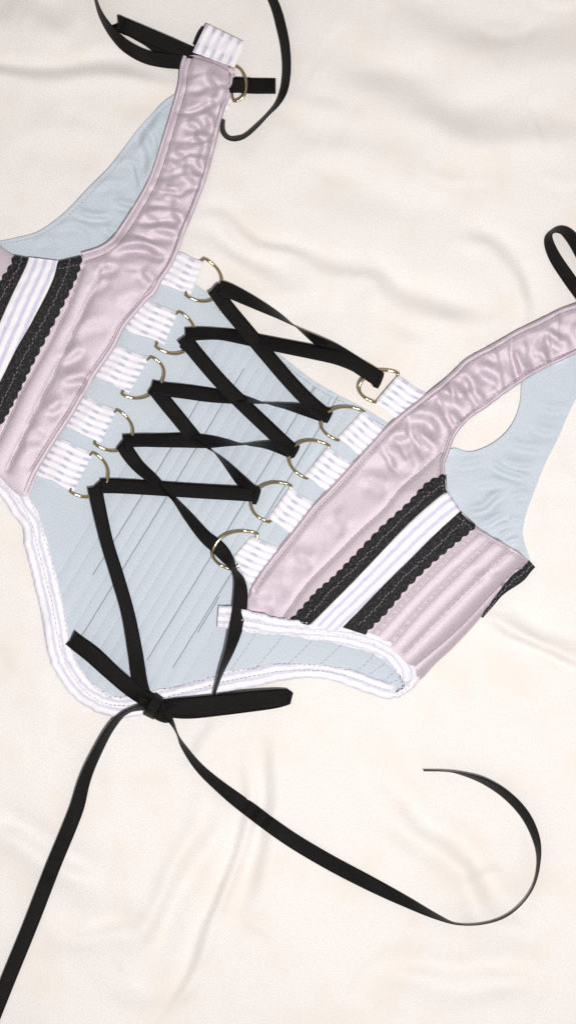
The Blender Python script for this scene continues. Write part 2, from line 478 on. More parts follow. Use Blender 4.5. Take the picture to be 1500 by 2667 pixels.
# back, seen from inside
SL = -0.608
def seam_x(x1400, y): return x1400 + SL * (y - 1400)
back_seams = [215, 258, 302, 340, 368, 405, 440, 475, 510, 545, 578, 618, 657, 700]
seam_y = {190: (1330, 1600), 215: (1200, 1690), 258: (1180, 1740), 302: (1010, 1498), 340: (1000, 1700), 368: (960, 1790), 405: (960, 1770),
          440: (940, 1765), 475: (1000, 1720), 510: (900, 1740), 545: (930, 1745), 578: (890, 1720), 618: (1000, 1720), 657: (1020, 1740), 700: (1060, 1500), 740: (1080, 1500)}
lining_folds = Relief([('v', [(seam_x(s, 850), 850), (seam_x(s, 1400), 1400), (seam_x(s, 1830), 1830)], 9, 4.2) for s in back_seams])
def Zlin(x, y): return S(x, y) * 0.9 + 7 + lining_folds(x, y)
lin_poly = [(150, 720), (330, 690), (424, 708), (503, 739), (545, 766), (610, 818), (680, 880), (728, 922), (821, 994), (893, 1035), (952, 1066),
            (1010, 1102), (1060, 1130), (1110, 1200), (1180, 1320), (1290, 1420), (1366, 1468), (1300, 1540), (1180, 1668), (1090, 1752), (1040, 1795),
            (997, 1794), (952, 1782), (911, 1766), (857, 1750), (786, 1746), (724, 1752), (662, 1763), (600, 1776), (480, 1806), (400, 1832),
            (335, 1840), (290, 1836), (245, 1818), (205, 1783), (178, 1735), (160, 1670), (142, 1600), (125, 1530), (100, 1440), (80, 1365), (55, 1310),
            (0, 1250), (-120, 1130), (-260, 1030), (-260, 800), (-60, 780)]
back = patch('back_lining', lin_poly, 6.0, Zlin, 9, M_LINING, corset)
for s in back_seams:
    y0, y1 = seam_y[s]
    strong = s in (302, 368, 578, 657)
    stitches('stitch_line', [(seam_x(s, y0), y0), (seam_x(s + (3 if strong else 0), (y0 + y1) / 2), (y0 + y1) / 2), (seam_x(s, y1), y1)], lambda x, y: Zlin(x, y) + 2.0,
             M_THREAD_K if strong else M_THREAD_F, back, 2.1 if strong else 1.4, 15 if strong else 12, 0.1 if strong else 1.5, 0.12, clip=np.array(lin_poly, float))
stitches('stitch_line', [(571, 1554), (545, 1598), (516, 1647)], Zlin, M_THREAD_K, back, 3.4, 14, 0.1, 0.15)
for pl in ([(748, 1640), (710, 1690), (668, 1738)], [(826, 1650), (790, 1692), (752, 1726)], [(906, 1660), (868, 1700), (835, 1730)],
           [(985, 1690), (950, 1730), (925, 1748)], [(1012, 1720), (985, 1740), (960, 1757)], [(1034, 1745), (1015, 1760), (1000, 1772)],
           [(680, 1630), (640, 1690), (596, 1752)], [(1048, 1768), (1020, 1776), (1008, 1784)]):
    stitches('stitch_line', pl, Zlin, M_THREAD_D, back, 2.2, 10, 3, 0.4)
# a second row of stitching along the top edge of the back
stitches('stitch_line', [(560, 800), (690, 905), (735, 943), (825, 1012), (900, 1052), (1000, 1108)], Zlin, M_THREAD_D, back, 2, 7, 3, 0.5)
for pl in ([(822, 1010), (812, 1024)], [(862, 1034), (852, 1056)]):
    stitches('stitch_line', pl, Zlin, M_THREAD_K, back, 2.4, 10, 1, 0.4)

# blue shoulder pieces of the back, lying under the front straps
bs_folds_l = Relief([('s', [(352, 425), (354, 455), (366, 495)], 7, 3.5), ('s', [(200, 556), (245, 568), (292, 566)], 8, 4.5), ('s', [(296, 530), (330, 538), (362, 545)], 8, 4),
                     ('s', [(360, 345), (385, 410), (372, 470)], 12, 4), ('s', [(150, 600), (200, 590), (245, 620)], 9, 2.5), ('s', [(270, 590), (300, 610), (320, 600)], 9, 3),
                     ('s', [(420, 290), (385, 340), (345, 400)], 10, 3), ('s', [(250, 500), (290, 480), (330, 490)], 9, 2.5), ('s', [(90, 640), (130, 628), (160, 640)], 9, 2.5), ('s', [(395, 330), (410, 380), (400, 420)], 8, 3), ('s', [(305, 430), (340, 425), (356, 440)], 8, 2.5)])
def Zbl(x, y): return S(x, y) * 0.8 + 8 + 3.0 * bs_folds_l(x, y)
bl_poly = [(505, 205), (467, 238), (431, 262), (397, 297), (362, 335), (321, 390), (283, 438), (240, 481), (176, 548), (138, 579), (97, 605), (45, 619), (0, 628),
           (-60, 634), (-60, 680), (30, 706), (150, 712), (240, 695), (310, 660), (380, 600), (430, 480), (470, 380), (500, 290)]
bl = patch('back_strap', bl_poly, 6.0, Zbl, 11, M_LINING, corset)
tag(bl, 'pale blue strap end tapering under the long mauve strap')
stitches('stitch_line', [(462, 258), (433, 278), (405, 308), (372, 345), (332, 398), (292, 447), (250, 490), (186, 557), (146, 589), (100, 615), (45, 629), (0, 637)],
         Zbl, M_THREAD_D, bl, 1.8, 7, 3.5, 0.4)
bs_folds_r = Relief([('s', [(1275, 1208), (1310, 1228), (1376, 1248)], 9, 5.5), ('s', [(1215, 1333), (1262, 1325), (1290, 1298), (1320, 1285)], 9, 5.5), ('s', [(1255, 1372), (1300, 1350), (1322, 1338)], 7, 4),
                     ('s', [(1300, 1200), (1340, 1215), (1390, 1218)], 8, 4), ('s', [(1300, 1402), (1322, 1388), (1345, 1378)], 6, 3.5), ('s', [(1320, 1345), (1336, 1358), (1360, 1358)], 6, 3),
                     ('s', [(1180, 1215), (1220, 1212), (1265, 1200)], 9, 3), ('s', [(1320, 1160), (1370, 1170), (1420, 1175)], 10, 3.5), ('s', [(1230, 1270), (1280, 1262), (1320, 1262)], 10, 2.5), ('s', [(1330, 1300), (1355, 1292), (1380, 1296)], 7, 3), ('s', [(1290, 1382), (1310, 1370), (1350, 1368)], 6, 3), ('s', [(1400, 1060), (1440, 1070), (1480, 1066)], 10, 3), ('s', [(1380, 1110), (1410, 1125), (1450, 1128)], 9, 3), ('s', [(1315, 1420), (1340, 1412), (1366, 1414)], 6, 3)])
def Zbr(x, y): return S(x, y) * 0.8 + 9 + 3.0 * bs_folds_r(x, y)
br_poly = [(1150, 1200), (1176, 1168), (1214, 1176), (1242, 1173), (1286, 1152), (1321, 1121), (1342, 1086), (1354, 1045), (1358, 1000), (1375, 960), (1470, 915), (1570, 890),
           (1535, 970), (1500, 1036), (1476, 1086), (1449, 1149), (1424, 1197), (1397, 1262), (1373, 1328), (1362, 1373), (1362, 1400), (1373, 1438), (1378, 1466),
           (1300, 1440), (1200, 1360), (1140, 1270)]
br = patch('back_strap', br_poly, 6.0, Zbr, 13, M_LINING, corset)
tag(br, 'pale blue strap curving round the small armhole')
stitches('stitch_line', [(1180, 1180), (1214, 1187), (1246, 1184), (1292, 1162), (1330, 1127), (1352, 1090), (1365, 1045)], Zbr, M_THREAD_W, br, 1.6, 7, 4, 0.4)

# front panels of mauve satin
LP = [(503, 135), (540, 147), (580, 160), (610, 176), (612, 193), (607, 235), (586, 286), (573, 338), (562, 383), (541, 459), (528, 497), (505, 556), (483, 607), (469, 648),
      (449, 693), (424, 731), (407, 764), (386, 782), (328, 852), (300, 907), (248, 983), (193, 1079), (148, 1148), (97, 1231), (74, 1290), (50, 1290), (0, 1243), (-120, 1120),
      (-260, 1020), (-260, 560), (-120, 592), (-40, 618), (0, 640), (35, 664), (72, 673), (114, 678), (152, 680), (214, 667), (262, 652), (297, 628), (328, 586), (359, 538), (383, 497),
      (404, 452), (421, 400), (455, 290), (474, 221), (479, 173), (488, 145)]
lf = Relief([
    ('s', [(535, 190), (558, 222), (575, 255)], 9, 7), ('s', [(546, 248), (560, 275), (570, 300)], 7, 5), ('s', [(480, 300), (505, 290), (530, 298)], 8, 4),
    ('s', [(484, 318), (502, 330), (523, 340)], 8, 7), ('s', [(529, 300), (545, 325), (553, 350)], 7, 6), ('s', [(500, 355), (520, 370), (538, 388)], 8, 7), ('s', [(450, 398), (475, 410), (497, 422)], 8, 7),
    ('s', [(508, 412), (520, 430), (532, 452)], 7, 6), ('s', [(432, 424), (445, 434), (456, 438)], 6, 4), ('s', [(470, 448), (495, 465), (517, 484)], 9, 7.5), ('s', [(428, 490), (445, 506), (463, 520)], 8, 7),
    ('s', [(376, 558), (395, 566), (414, 566)], 7, 6), ('s', [(441, 546), (462, 570), (474, 598)], 8, 6.5), ('s', [(392, 597), (430, 606), (466, 616)], 9, 8),
    ('s', [(280, 664), (331, 646), (380, 647), (426, 668)], 10, 10), ('s', [(256, 722), (275, 702), (308, 692)], 8, 6), ('s', [(365, 706), (382, 724), (400, 742)], 8, 6),
    ('s', [(240, 765), (262, 740), (285, 725)], 8, 4), ('s', [(300, 800), (340, 780), (370, 775)], 12, 4), ('s', [(190, 880), (230, 850), (290, 840)], 12, 4),
    ('s', [(152, 950), (185, 932), (223, 908)], 9, 6.5), ('s', [(160, 998), (200, 990), (238, 982)], 9, 6.5), ('s', [(118, 1075), (145, 1066), (170, 1042)], 9, 6.5), ('s', [(212, 980), (222, 998), (230, 1018)], 8, 4),
    ('s', [(65, 1140), (95, 1130), (120, 1125)], 10, 3.5), ('s', [(50, 1210), (75, 1190), (95, 1165)], 10, 3), ('s', [(405, 480), (420, 500), (425, 520)], 8, 4), ('s', [(560, 310), (548, 370), (530, 440)], 9, -4),
    ('v', [(270, 700), (242, 762), (193, 862), (159, 938), (104, 1048), (21, 1222)], 11, 12), ('v', [(214, 700), (180, 790), (135, 880), (62, 1010), (0, 1138), (-60, 1240)], 10, 10),
    ('g', [(500, 150), (492, 180), (486, 230), (468, 293), (434, 405), (417, 456), (396, 502), (372, 544), (341, 594), (308, 638), (270, 664), (222, 681)], 3.5, 3.5),
    ('g', [(600, 190), (594, 235), (573, 284), (560, 336), (549, 380), (528, 455), (514, 493), (491, 552), (469, 602), (455, 643), (435, 687), (410, 724), (370, 775), (314, 842), (284, 897), (232, 973), (177, 1069), (132, 1138), (80, 1222)], 3.5, 3.5),
], 1.5)
RP = [(1760, 700), (1640, 735), (1500, 789), (1459, 803), (1397, 835), (1345, 859), (1293, 890), (1242, 917), (1207, 938), (1173, 973), (1121, 1017), (1069, 1055), (1035, 1083), (1000, 1114), (935, 1186),
      (852, 1276), (814, 1314), (755, 1390), (686, 1476), (652, 1528), (644, 1560), (636, 1606), (700, 1622), (755, 1634), (845, 1647), (897, 1657), (960, 1670), (1006, 1690), (1042, 1716),
      (1064, 1745), (1072, 1776), (1096, 1769), (1130, 1732), (1180, 1686), (1253, 1606), (1282, 1562), (1308, 1528), (1336, 1495), (1366, 1475), (1376, 1459), (1345, 1435), (1293, 1404), (1242, 1373),
      (1197, 1328), (1183, 1307), (1166, 1286), (1160, 1240), (1160, 1204), (1169, 1180), (1179, 1149), (1193, 1124), (1224, 1090), (1266, 1062), (1311, 1028), (1362, 993), (1414, 962), (1466, 938),
      (1500, 921), (1640, 868), (1770, 825)]
rf = Relief([
    ('s', [(1404, 870), (1440, 888), (1476, 912)], 9.0, 8.0), ('s', [(1438, 842), (1465, 864)], 7.0, 4.0), ('s', [(1394, 918), (1408, 932), (1420, 948)], 7.0, 6.0), ('s', [(1320, 910), (1342, 945), (1357, 987)], 9.0, 8.0),
    ('s', [(1266, 918), (1296, 940)], 7.0, 5.0), ('s', [(1238, 962), (1275, 980), (1308, 1003)], 11.0, 9.5), ('s', [(1252, 1003), (1270, 1020), (1283, 1038)], 7.0, 6.0), ('s', [(1182, 973), (1210, 990), (1238, 1008)], 8.0, 7.0),
    ('s', [(1104, 1030), (1150, 1033), (1190, 1045), (1228, 1066)], 11.0, 10.0), ('s', [(1163, 1076), (1174, 1094), (1180, 1110)], 7.0, 5.5), ('s', [(1058, 1086), (1100, 1086), (1135, 1105), (1154, 1128)], 10.0, 9.0),
    ('s', [(1012, 1144), (1050, 1140), (1072, 1138)], 9.0, 7.0), ('s', [(1083, 1140), (1110, 1155), (1134, 1180)], 9.0, 6.0), ('s', [(1048, 1200), (1064, 1214), (1078, 1232)], 11.2, 4.0), ('s', [(938, 1250), (975, 1260), (1014, 1280)], 11.2, 4.7),
    ('s', [(862, 1340), (884, 1362), (906, 1384)], 12.5, 3.6), ('s', [(757, 1450), (788, 1462), (818, 1472)], 11.2, 4.0), ('s', [(668, 1536), (710, 1528), (757, 1530)], 12.5, 3.6), ('s', [(664, 1588), (690, 1580), (712, 1582)], 10.0, 2.9),
    ('s', [(930, 1215), (975, 1200), (1030, 1195)], 15.0, 3.2), ('s', [(1355, 895), (1375, 930), (1385, 955)], 8.0, 5.0), ('s', [(1210, 1020), (1235, 1035), (1250, 1055)], 8.0, 5.0), ('s', [(1480, 850), (1500, 880), (1512, 905)], 10.0, 6.0),
    ('s', [(1560, 800), (1585, 835), (1590, 860)], 10.0, 6.0), ('s', [(760, 1400), (820, 1395), (870, 1410)], 17.5, 2.5),
    ('v', [(1150, 1178), (1100, 1222), (1040, 1275), (1000, 1325), (940, 1380), (860, 1460), (800, 1520), (735, 1610)], 8, 7),
    ('g', [(1500, 803), (1464, 816), (1402, 848), (1350, 872), (1299, 903), (1250, 929), (1217, 949), (1184, 983), (1132, 1028), (1080, 1067), (1047, 1095), (1013, 1126), (948, 1198), (865, 1288), (827, 1326), (768, 1402), (699, 1488), (665, 1540)], 3.5, 4),
    ('g', [(1146, 1240), (1146, 1200), (1156, 1172), (1167, 1141), (1183, 1114), (1216, 1079), (1258, 1050), (1303, 1016), (1355, 981), (1408, 950), (1460, 926), (1500, 909)], 3.5, 3.5),
    ('v', [(1250, 1380), (1160, 1460), (1060, 1560), (975, 1655)], 12, 11.5), ('v', [(1285, 1402), (1190, 1490), (1090, 1590), (1018, 1675)], 12, 11.5), ('v', [(1330, 1430), (1240, 1515), (1140, 1615), (1058, 1700)], 12, 11.5),
    ('v', [(1364, 1462), (1290, 1535), (1190, 1640), (1080, 1735)], 12, 11.5), ('g', [(1206, 1352), (1330, 1432), (1370, 1464)], 4, 2.5),
], 1.5)
lpS, rpS = smooth(LP + LP[:1], 8.0), smooth(RP + RP[:1], 8.0)
def pucker(x, y, path, reach, P, amp, skew, seed):
    """broad ripples running slantwise across a strap from seam to seam, of uneven strength and spacing"""
    d, sg, fr = seg_dist(x, y, path); L = np.linalg.norm(np.diff(path, axis=0), axis=1).sum(); a = fr * L; c = d * sg
    ph = 2 * math.pi * (a + skew * c + 20 * vnoise(a, c * 0.8, 75.0, seed) + 5 * vnoise(a, c, 26.0, seed + 2)) / P
    m = np.clip(0.6 + 1.1 * vnoise(a, c * 1.1, 55.0, seed + 5), 0.05, 1.3)
    w = np.clip(1 - np.abs(c) / reach, 0, 1) ** 0.6 * np.clip(np.minimum(fr, 1 - fr) / 0.12, 0, 1)
    return amp * w * m * (np.sin(ph) + 0.35 * np.sin(2 * ph + 1.2))
strap_l = smooth([(556, 155), (540, 215), (515, 310), (485, 420), (455, 500), (420, 575), (385, 640), (340, 720)], 12.0)
strap_r = smooth([(1640, 800), (1500, 855), (1400, 905), (1300, 965), (1210, 1030), (1140, 1090), (1060, 1160), (980, 1250)], 12.0)
def puff(x, y, pl, w, h):
    d, _, _ = seg_dist(x, y, pl); return h * (1 - np.exp(-d / w))
def Zleft(x, y):
    x = np.asarray(x, float); y = np.asarray(y, float)
    body = np.clip((420 - x) / 420, 0, 1.3) * np.clip((y - 520) / 200, 0, 1)
    return S(x, y) * 0.8 + 17 + puff(x, y, lpS, 16, 7) + 22 * body + 0.95 * lf(x, y) + pucker(x, y, strap_l, 62, 46, 5.2, 0.35, 1.7)
fold = smooth([(1400, 1460), (1384, 1482), (1262, 1600), (1180, 1686), (1096, 1768), (1080, 1790)], 10.0)
cfe = smooth([(1207, 938), (1069, 1055), (935, 1186), (814, 1314), (686, 1476), (644, 1570), (636, 1620)], 10.0)
def Zright(x, y):
    x = np.asarray(x, float); y = np.asarray(y, float)
    d, sg, _ = seg_dist(x, y, fold); d = np.where(inside(x, y, rpS), d, 0)
    t = np.clip(d / 110, 0, 1); roll = np.sqrt(np.clip(1 - (1 - t)**2, 0, 1))
    dc, _, _ = seg_dist(x, y, cfe); u = np.clip(dc / 230, 0, 1); u = u * u * (3 - 2 * u)
    b = np.clip((y - 1080) / 200, 0, 1)
    return S(x, y) * 0.8 + 5 + 12 * roll + puff(x, y, rpS, 16, 6) * roll + 38 * u * b * roll + 0.95 * rf(x, y) + pucker(x, y, strap_r, 66, 48, 5.2, -0.35, 9.3)
lpanel = patch('front_panel', LP, 5.5, Zleft, 4, M_SATIN, corset, uvrot=1.1)
tag(lpanel, 'front panel whose long strap ends in a striped cap')
rpanel = patch('front_panel', RP, 5.5, Zright, 4, M_SATIN, corset, uvrot=0.9)
tag(rpanel, 'front panel with side folded round to the back')

def off(z, d): return lambda x, y: z(x, y) + d
for pl in ([(270, 700), (242, 762), (193, 862), (159, 938), (104, 1048), (21, 1222)], [(214, 700), (180, 790), (135, 880), (62, 1010), (0, 1138), (-60, 1240)],
           [(505, 148), (492, 180), (486, 230), (468, 293), (434, 405), (417, 456), (396, 502), (372, 544), (341, 594), (308, 638), (270, 664), (222, 681)],
           [(600, 190), (594, 235), (573, 284), (560, 336), (549, 380), (528, 455), (514, 493), (491, 552), (469, 602), (455, 643), (435, 687), (410, 724), (370, 775), (314, 842), (284, 897), (232, 973), (177, 1069), (132, 1138), (80, 1222)],
           [(505, 150), (540, 160), (578, 174), (600, 190)]):
    stitches('stitch_line', pl, lambda x, y: Zleft(x, y) + 1.5, M_THREAD_M, lpanel, 2.0, 10, 1, 0.2)
for pl in ([(1150, 1178), (1100, 1222), (1040, 1275), (1000, 1325), (940, 1380), (860, 1460), (800, 1520), (735, 1610)],
           [(1500, 803), (1464, 816), (1402, 848), (1350, 872), (1299, 903), (1250, 929), (1217, 949), (1184, 983), (1132, 1028), (1080, 1067), (1047, 1095), (1013, 1126), (948, 1198), (865, 1288), (827, 1326), (768, 1402), (699, 1488), (665, 1540)],
           [(1146, 1240), (1146, 1200), (1156, 1172), (1167, 1141), (1183, 1114), (1216, 1079), (1258, 1050), (1303, 1016), (1355, 981), (1408, 950), (1460, 926), (1500, 909)],
           [(1250, 1380), (1160, 1460), (1060, 1560), (975, 1655)], [(1285, 1402), (1190, 1490), (1090, 1590), (1018, 1675)], [(1330, 1430), (1240, 1515), (1140, 1615), (1058, 1700)],
           [(1364, 1462), (1290, 1535), (1190, 1640), (1080, 1735)]):
    stitches('stitch_line', pl, lambda x, y: Zright(x, y) + 1.5, M_THREAD_M, rpanel, 2.0, 10, 1, 0.2)
# rolled satin edges of the necklines and front edges
def edge_roll(pts, w, zf, parent, side, bul=4.0):
    a = smooth(pts, 10.0); t = np.gradient(a, axis=0); n = np.column_stack([-t[:, 1], t[:, 0]]); n /= np.linalg.norm(n, axis=1)[:, None]
    b = a + n * w * side
    return loft('edge_piping', a, b, len(a), 6, off(zf, 0.8), 3, M_SATIN, parent, bulge=bul, detail=lambda U, v, x, y: 0.5 * np.sin(U / 9.0 + np.sin(U / 31)))
edge_roll([(488, 147), (480, 173), (475, 221), (456, 290), (422, 400), (405, 452), (384, 497), (360, 538), (329, 586), (298, 628), (263, 652), (216, 667)], 11, Zleft, lpanel, 1)
edge_roll([(612, 193), (606, 235), (585, 286), (572, 338), (561, 383), (540, 459), (527, 497), (504, 556), (482, 607), (468, 648), (448, 693), (423, 731), (405, 766), (384, 784), (327, 853), (299, 908), (247, 984), (192, 1080), (147, 1149), (96, 1232), (74, 1284)], 13, Zleft, lpanel, 1, 2.5)
edge_roll([(1640, 735), (1500, 790), (1459, 804), (1397, 836), (1345, 860), (1293, 891), (1242, 918), (1208, 939), (1174, 974), (1122, 1018), (1070, 1056), (1036, 1084), (1001, 1115), (936, 1187), (853, 1277), (815, 1315), (756, 1391), (687, 1477), (653, 1529)], 13, Zright, rpanel, -1, 3)
edge_roll([(1160, 1238), (1160, 1204), (1169, 1180), (1179, 1149), (1193, 1124), (1224, 1090), (1266, 1062), (1311, 1028), (1362, 993), (1414, 962), (1466, 938), (1500, 921), (1640, 868)], 11, Zright, rpanel, -1, 3.5)
edge_roll([(1242, 1373), (1293, 1404), (1345, 1435), (1374, 1458)], 9, Zright, rpanel, 1, 4)

# striped inserts between the lace trims
def wobble(U, v, x, y): return 0.9 * np.sin(U / 17 + 3 * v) + 0.7 * np.sin(U / 7.3 + 9 * v)
li = loft('striped_insert', [(76, 670), (69, 693), (34, 766), (0, 842), (-60, 980), (-100, 1075)], [(153, 679), (138, 731), (86, 835), (45, 907), (0, 997), (-55, 1105)], 90, 11, off(Zleft, 2.5), 3, M_INSERT, corset, 3, wobble)
tag(li, 'striped strip at the left edge')
ri = loft('striped_insert', [(1168, 1282), (1148, 1293), (1069, 1362), (1000, 1431), (914, 1521), (845, 1590), (806, 1632)], [(1200, 1330), (1190, 1342), (1138, 1390), (1069, 1458), (1000, 1524), (949, 1576), (886, 1642)], 110, 11, off(Zright, 2.5), 3, M_INSERT, corset, 3, wobble)
tag(ri, 'striped strip running down to the front binding')

# black lace
def lace(straight, scallop, zf, label, sgn, period=26.0, amp=6.0, wave_both=False):
    """straight and scallop: the two long edges, top to bottom; the scallop edge gets its wave here"""
    a = smooth(straight, 4.0); b = smooth(scallop, len(a) * 1)
    t = np.gradient(b, axis=0); n = np.column_stack([-t[:, 1], t[:, 0]]); n /= np.linalg.norm(n, axis=1)[:, None]
    L = np.concatenate([[0], np.cumsum(np.linalg.norm(np.diff(b, axis=0), axis=1))])
    ph = L / period + 0.25 * np.sin(L / 70)
    b = b + n * (sgn * amp * (np.abs(np.sin(math.pi * ph)) - 0.6))[:, None]
    def det(U, v, x, y):
        return 1.6 * np.exp(-((v - 0.08) / 0.06)**2) + 1.3 * np.exp(-((v - 0.5) / 0.05)**2) + 1.8 * np.exp(-((v - 0.93) / 0.06)**2) + 1.0 * np.sin(U / 4.5 + 14 * v) * np.sin(v * 25 + U / 9)
    o = loft('lace_trim', a, b, len(a), 15, off(zf, 5.5), 3, M_LACE, corset, 1.5, det, straight=True)
    tag(o, label)
    m = (a * 0.52 + b * 0.48)
    sm = smooth(m[:: 6], 6.0)
    zt = off(zf, 8.6)
    stitches('lace_stitching', sm, zt, M_THREAD_L, o, 2.4, 7, 2.5, 0.8, 2.2)
    return o
lace([(76, 672), (69, 693), (34, 766), (0, 842), (-60, 980), (-100, 1075)], [(37, 664), (28, 690), (-4, 740), (-40, 815), (-105, 955), (-145, 1050)], Zleft, 'lace strip at the far left edge', 1)
lace([(152, 681), (138, 731), (86, 835), (45, 907), (0, 997), (-55, 1105)], [(215, 667), (208, 703), (178, 770), (137, 852), (90, 942), (34, 1055), (-30, 1165)], Zleft, 'wide lace strip left of the laced opening', -1)
lace([(1164, 1282), (1148, 1290), (1069, 1359), (1000, 1430), (914, 1521), (845, 1590), (806, 1628)], [(1160, 1233), (1112, 1257), (1066, 1306), (1000, 1366), (966, 1400), (914, 1455), (866, 1504), (824, 1540), (786, 1583), (752, 1618)], Zright, 'lace strip nearer the laced opening', 1)
lace([(1199, 1331), (1192, 1337), (1138, 1386), (1069, 1455), (1000, 1523), (949, 1576), (892, 1634)], [(1240, 1367), (1232, 1378), (1178, 1423), (1121, 1472), (1066, 1526), (1030, 1568), (1000, 1603), (950, 1652)], Zright, 'lace strip nearer the folded side', -1)
lace([(1393, 1477), (1383, 1488), (1362, 1513), (1311, 1548), (1284, 1578), (1256, 1610)], [(1375, 1458), (1364, 1476), (1334, 1492), (1308, 1526), (1282, 1560), (1252, 1606)], lambda x, y: S(x, y) * 0.8 + 7 + 0 * x, 'lace end peeping over the folded side', 1, 34, 3)
# crosswise lace turn-in at the neckline ends
for ends, zf in ((((154, 700), (212, 688)), Zleft), (((1150, 1243), (1154, 1287)), Zright), (((1190, 1344), (1228, 1376)), Zright)):
    stitches('lace_stitching', [ends[0], ((ends[0][0] + ends[1][0]) / 2, (ends[0][1] + ends[1][1]) / 2), ends[1]], off(zf, 9.5), M_THREAD_L, corset, 2.4, 5, 4, 0.8, 1.5)

# bindings of the lower edge
def gather(U, v, x, y):
    return 1.7 * np.sin(U / 5.1 + 2 * np.sin(U / 23)) * (0.3 + 1.0 * np.abs(v - 0.5)) + 1.2 * np.sin(U / 11 + 3 * np.sin(U / 47) + 5 * v) + 2.2 * np.sin(U / 41 + 4 * v) - 3.0 * np.exp(-((v - 0.52) / 0.05)**2)
bo = [(-110, 1205), (0, 1291), (35, 1341), (57, 1371), (66, 1421), (83, 1490), (104, 1580), (122, 1680), (138, 1733), (162, 1778), (193, 1817), (238, 1849), (290, 1865), (335, 1869), (376, 1862), (421, 1848),
      (500, 1826), (600, 1800), (662, 1789), (724, 1775), (786, 1766), (857, 1771), (911, 1788), (952, 1804), (997, 1819), (1035, 1818)]
bi = [(-80, 1136), (0, 1213), (40, 1256), (84, 1303), (102, 1340), (117, 1386), (148, 1497), (166, 1564), (181, 1648), (204, 1728), (231, 1769), (262, 1797), (293, 1813), (324, 1813), (345, 1812), (393, 1803),
      (480, 1782), (600, 1750), (675, 1736), (745, 1728), (828, 1732), (915, 1744), (964, 1761), (1000, 1774), (1025, 1780)]
def match(a, b, n):
    return smooth(a, n), smooth(b, n)
def Zbb(x, y): return S(x, y) * 0.85 + 9
d0 = smooth(bo, 6.0)
# pair each outer point with the nearest inner point so that the stripes stay square to the edge
bis = smooth(bi, 2.0); idx = [int(np.argmin(np.hypot(*(bis - p).T))) for p in d0]; idx = np.maximum.accumulate(idx)
pi_ = bis[idx]; k = np.ones(9) / 9; pi_s = np.column_stack([np.convolve(np.pad(pi_[:, c], 4, 'edge'), k, 'valid') for c in range(2)])
def ragged(e, amp, seed):
    t = np.gradient(e, axis=0); n = np.column_stack([-t[:, 1], t[:, 0]]); n /= np.linalg.norm(n, axis=1)[:, None] + 1e-9
    k = np.arange(len(e)) * 6.0; a = vnoise(k, k * 0, 14.0, seed) + 0.8 * vnoise(k, k * 0, 45.0, seed + 3)
    return e + n * (amp * a)[:, None]
bind = loft('binding', ragged(d0, 3, 2.2), ragged(pi_s, 4, 6.6), len(d0), 13, Zbb, 7, M_BIND, corset, 6, gather, straight=True)
tag(bind, 'binding along the lower edge of the back')
stitches('binding_stitching', smooth(d0[::5] * 0.47 + pi_s[::5] * 0.53, 8.0), off(Zbb, 15.0), M_THREAD_W, bind, 2.2, 8, 4, 0.6, 0.8)
stitches('binding_stitching', smooth(d0[::5] * 0.06 + pi_s[::5] * 0.94, 8.0), off(Zbb, 11.0), M_THREAD_W, bind, 2.2, 6, 7, 0.6, 2.0)

fo_t = [(570, 1577), (604, 1580), (655, 1592), (700, 1604), (755, 1613), (811, 1621), (880, 1629), (949, 1641), (1000, 1660), (1047, 1686), (1076, 1715), (1091, 1748), (1089, 1775), (1070, 1798), (1035, 1816)]
fo_b = [(566, 1632), (590, 1636), (648, 1646), (707, 1653), (776, 1662), (845, 1670), (897, 1681), (949, 1694), (973, 1701), (1006, 1724), (1031, 1748), (1046, 1770), (1050, 1785), (1042, 1797), (1020, 1806)]
def Zfb(x, y):
    x = np.asarray(x, float); y = np.asarray(y, float)
    w = np.clip((x - 560) / 120, 0, 1)
    top = 22 + 32 * w * np.clip((1085 - x) / 90, 0, 1)**0.5
    drop = np.clip((y - 1765) / 55, 0, 1)
    return S(x, y) * 0.85 + top * (1 - drop) + 10 * drop
f0, f1 = smooth(fo_t, 110), smooth(fo_b, 110)
fbind = loft('binding', ragged(f0, 3.5, 12.2), ragged(f1, 4.5, 16.6), 110, 13, Zfb, 7, M_BIND, corset, 6, gather, straight=True)
tag(fbind, 'binding of the front lower edge, curling round the side')
stitches('binding_stitching', smooth(f0[::4] * 0.5 + f1[::4] * 0.5, 8.0), off(Zfb, 8.2), M_THREAD_W, fbind, 2.2, 8, 4, 0.6, 0.8)
stitches('binding_stitching', smooth(f0[::4] * 0.93 + f1[::4] * 0.07, 8.0), off(Zfb, 5.5), M_THREAD_W, fbind, 2.6, 5, 6, 0.6, 2.2)
stitches('binding_stitching', smooth(f0[::4] * 0.07 + f1[::4] * 0.93, 8.0), off(Zfb, 5.0), M_THREAD_W, fbind, 2.6, 5, 8, 0.6, 2.2)

# ------------------------------------------------------------------ tabs and D-rings
def d_ring(E1, E2, apex, z0, rise, parent, crook=0.0):
    E1, E2 = np.array(E1, float), np.array(E2, float); m = (E1 + E2) / 2; c = E2 - E1; L = np.linalg.norm(c); c /= L
    n = np.array(apex, float) - m
    pts = []
    for t in np.linspace(0, math.pi, 44):
        ct, st = math.cos(t), math.sin(t)
        a = -np.sign(ct) * abs(ct)**0.9 * L / 2; b = st**0.84
        f = np.clip((b - 0.45) / 0.55, 0, 1)
        q = m + c * a + n * b
        pts.append((q[0], q[1], z0 + rise * f + crook * (0.5 - np.clip(b / 0.5, 0, 1)) - 5 * (1 - np.clip(b / 0.12, 0, 1))))
    for s in np.linspace(0.5, -0.5, 8)[1:-1]:
        q = m + c * s * L - n * 0.10; pts.append((q[0], q[1], z0 - 6))
    o = tube('d_ring', pts, 4.2, M_BRASS, parent, 12, True)
    return o, np.array(pts[:44])

